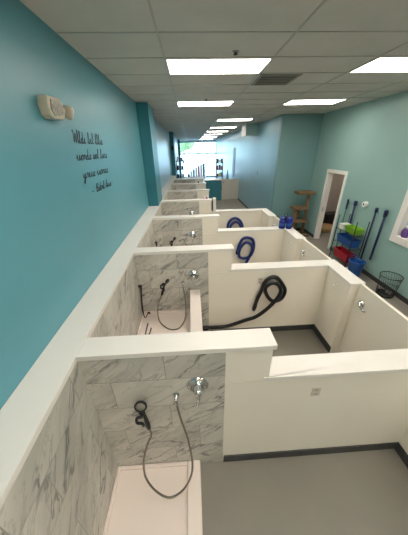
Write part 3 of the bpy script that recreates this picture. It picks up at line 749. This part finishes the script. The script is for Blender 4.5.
# ------------------------------------------------------------------ shop racks, display and merchandise beyond the counter
def rack(x0, x1, y0, y1, h, n, label):
    t = thing('shop_rack', label, 'shop rack', ((x0 + x1) / 2, (y0 + y1) / 2, 0), 'shop racks near the storefront')
    for x in (x0, x1):
        for y in (y0, y1): MB().box(x - .015, x + .015, y - .015, y + .015, 0, h).build('post', M['black'], t)
    zs = [.12 + (h - .2) * k / (n - 1) for k in range(n)]
    for z in zs: MB().box(x0, x1, y0, y1, z - .012, z, .002).build('shelf', M['grey'], t)
    return zs
cols = ['black', 'white', 'grey', 'purple', 'pink', 'navy', 'dark', 'white', 'red', 'yellow']
shelfw = ['bottom', 'second', 'third', 'fourth', 'top']
def stock(x0, x1, y0, y1, zs, where_, cols=cols):
    for k, z in enumerate(zs):
        n = 3
        for j in range(n):
            w_ = (x1 - x0) / n; a = x0 + w_ * j + .025; hh = R.uniform(.18, .34); m = R.choice(cols)
            o = MB().box(a, a + w_ - .04, y0 + .03, y1 - .05, z + .003, z + hh, .012).build('merchandise_box', M[m], None, (a + w_ / 2, (y0 + y1) / 2, z))
            tag(o, 'boxed goods on the %s shelf, %s of three, on the %s rack' % (shelfw[k], ('left', 'middle', 'right')[j], where_), 'box', 'boxed goods on the shop racks')
zs = rack(-.92, -.48, 16.6, 17.0, 2.2, 5, 'tall dark stocked shop rack at the end of the left wall')
stock(-.92, -.48, 16.6, 17.0, zs, 'left', ['black', 'dark', 'navy', 'grey', 'black', 'dark', 'white'])
zs = rack(1.86, 2.32, 17.8, 18.2, 2.0, 5, 'tall stocked shop rack by the far right wall')
stock(1.86, 2.32, 17.8, 18.2, zs, 'right')
t = thing('display_table', 'low white display table in the shop before the storefront', 'table', (.4, 19.6, 0))
MB().box(-.35, 1.15, 19.2, 20.0, .84, .89, .006).build('tabletop', M['white'], t)
for x in (-.3, 1.1):
    for y in (19.25, 19.95): MB().box(x - .025, x + .025, y - .025, y + .025, 0, .84).build('leg', M['white'], t)
for k in range(7):
    x = -.25 + .2 * k; hh = .2 + .75 * (k / 6) ** .7; m = ('black', 'white', 'silver', 'white', 'pink', 'white', 'silver')[k]
    o = MB().box(x, x + .17, 19.45, 19.75, .89, .89 + hh, .01).build('display_carton', M[m], None, (x + .08, 19.6, .89))
    tag(o, 'carton on the white display table, %s from the left, %s' % (('first', 'second', 'third', 'fourth', 'fifth', 'sixth', 'last')[k], ('shortest', 'low', 'low', 'middling', 'tall', 'tall', 'tallest')[k]), 'carton', 'cartons on the display table')
t = thing('wall_banner', 'tall narrow grey-blue banner hanging on the far right wall', 'banner', (XF, 16.4, 1.1))
MB().prism([(15.95, 1.5), (16.15, 1.1), (16.6, 1.1), (16.8, 1.5), (16.8, 2.7), (16.6, 2.85), (16.1, 2.85), (15.95, 2.7)], XF - .02, XF - .002, .004, axis='x').build('cloth', M['silver'], t)
MB().tube([(XF - .02, 15.9, 2.8), (XF - .02, 16.85, 2.8)], .015, 8).build('rod', M['alu'], t)
t = thing('floor_sign', 'grey-blue triangular floor sign behind the cream gate', 'sign', (2.4, 16, 0))
MB().prism([(2.22, 0), (2.58, 0), (2.41, 1.6), (2.37, 1.6)], 15.98, 16.0, .004, axis='y').build('front_board', M['silver'], t)
MB().prism([(2.22, 0), (2.58, 0), (2.41, 1.58), (2.37, 1.58)], 16.06, 16.08, .004, axis='y').build('rear_board', M['silver'], t)
t = thing('wall_plate', 'small dark plate on the daylight-tinted far right wall', 'wall plate', (XF, 10.45, 1.86))
MB().box(XF - .012, XF, 10.40, 10.50, 1.79, 1.93, .003).build('plate', M['silver'], t)
MB().box(XF - .016, XF - .012, 10.43, 10.47, 1.83, 1.89, .001).build('button', M['grey'], t)
t = thing('wall_speaker', 'small black speaker on the middle left pilaster', 'speaker', (-.868, 14.5, 2.9))
MB().box(-1.0, -.88, 14.38, 14.5, 2.8, 3.0, .01).build('cabinet', M['black'], t)
MB().box(-.99, -.89, 14.375, 14.38, 2.81, 2.99, .002).build('grille', M['vent'], t)

# trees outside
for x, y, h, lb in ((-5.5, 48, 6.2, 'leafy tree outside the storefront, at its left edge'), (-1.5, 60, 6.5, 'leafy tree outside, just left of the storefront middle'), (9, 62, 5.0, 'leafy tree outside, toward the right of the storefront')):
    t = thing('tree', lb, 'tree', (x, y, 0), 'trees outside the storefront')
    MB().tube(catmull([(x, y, 0), (x + .1, y, h * .3), (x, y, h * .55)], 4), .16, 8).build('trunk', M['bark'], t)
    mb = MB()
    for k in range(9):
        a = R.uniform(0, 6.28); rr = R.uniform(.2, 1.6)
        mb.ball((x + rr * math.cos(a), y + rr * math.sin(a), h * R.uniform(.5, .9)), R.uniform(.9, 1.6), sub=2, jit=.12)
    mb.build('foliage', M['leaf'], t)

# ------------------------------------------------------------------ daylight and camera
w = bpy.data.worlds.new('daylight'); bpy.context.scene.world = w; w.use_nodes = True
bg = w.node_tree.nodes['Background']
sky = w.node_tree.nodes.new('ShaderNodeTexSky'); sky.sky_type = 'HOSEK_WILKIE'; sky.turbidity = 6; sky.sun_direction = (.3, .4, .86)
mx = w.node_tree.nodes.new('ShaderNodeMix'); mx.data_type = 'RGBA'; mx.inputs['Factor'].default_value = .7
mx.inputs['B'].default_value = (.62, .8, 1.0, 1)
w.node_tree.links.new(sky.outputs[0], mx.inputs['A']); w.node_tree.links.new(mx.outputs['Result'], bg.inputs['Color'])
bg.inputs['Strength'].default_value = 16.0

cam = bpy.data.cameras.new('camera'); co = bpy.data.objects.new('camera', cam); C.objects.link(co)
cam.sensor_fit = 'HORIZONTAL'; cam.sensor_width = 36.0; cam.lens = 229.08 * 36 / 408; cam.clip_start = .02; cam.clip_end = 300
yaw, pitch, roll = .0443, -.4745, -.0237
cy_, sy_, cp, sp = math.cos(yaw), math.sin(yaw), math.cos(pitch), math.sin(pitch)
fw = Vector((sy_ * cp, cy_ * cp, sp)); r0 = Vector((cy_, -sy_, 0)); u0 = r0.cross(fw)
r2 = math.cos(roll) * r0 + math.sin(roll) * u0; u2 = -math.sin(roll) * r0 + math.cos(roll) * u0
co.matrix_world = Matrix(((r2.x, u2.x, -fw.x, 0), (r2.y, u2.y, -fw.y, 0), (r2.z, u2.z, -fw.z, 2.778), (0, 0, 0, 1)))
sc = bpy.context.scene; sc.camera = co
sc.view_settings.view_transform = 'Standard'; sc.view_settings.look = 'None'; sc.view_settings.exposure = 0.0
sc.cycles.use_denoising = True; sc.cycles.max_bounces = 12; sc.cycles.diffuse_bounces = 8
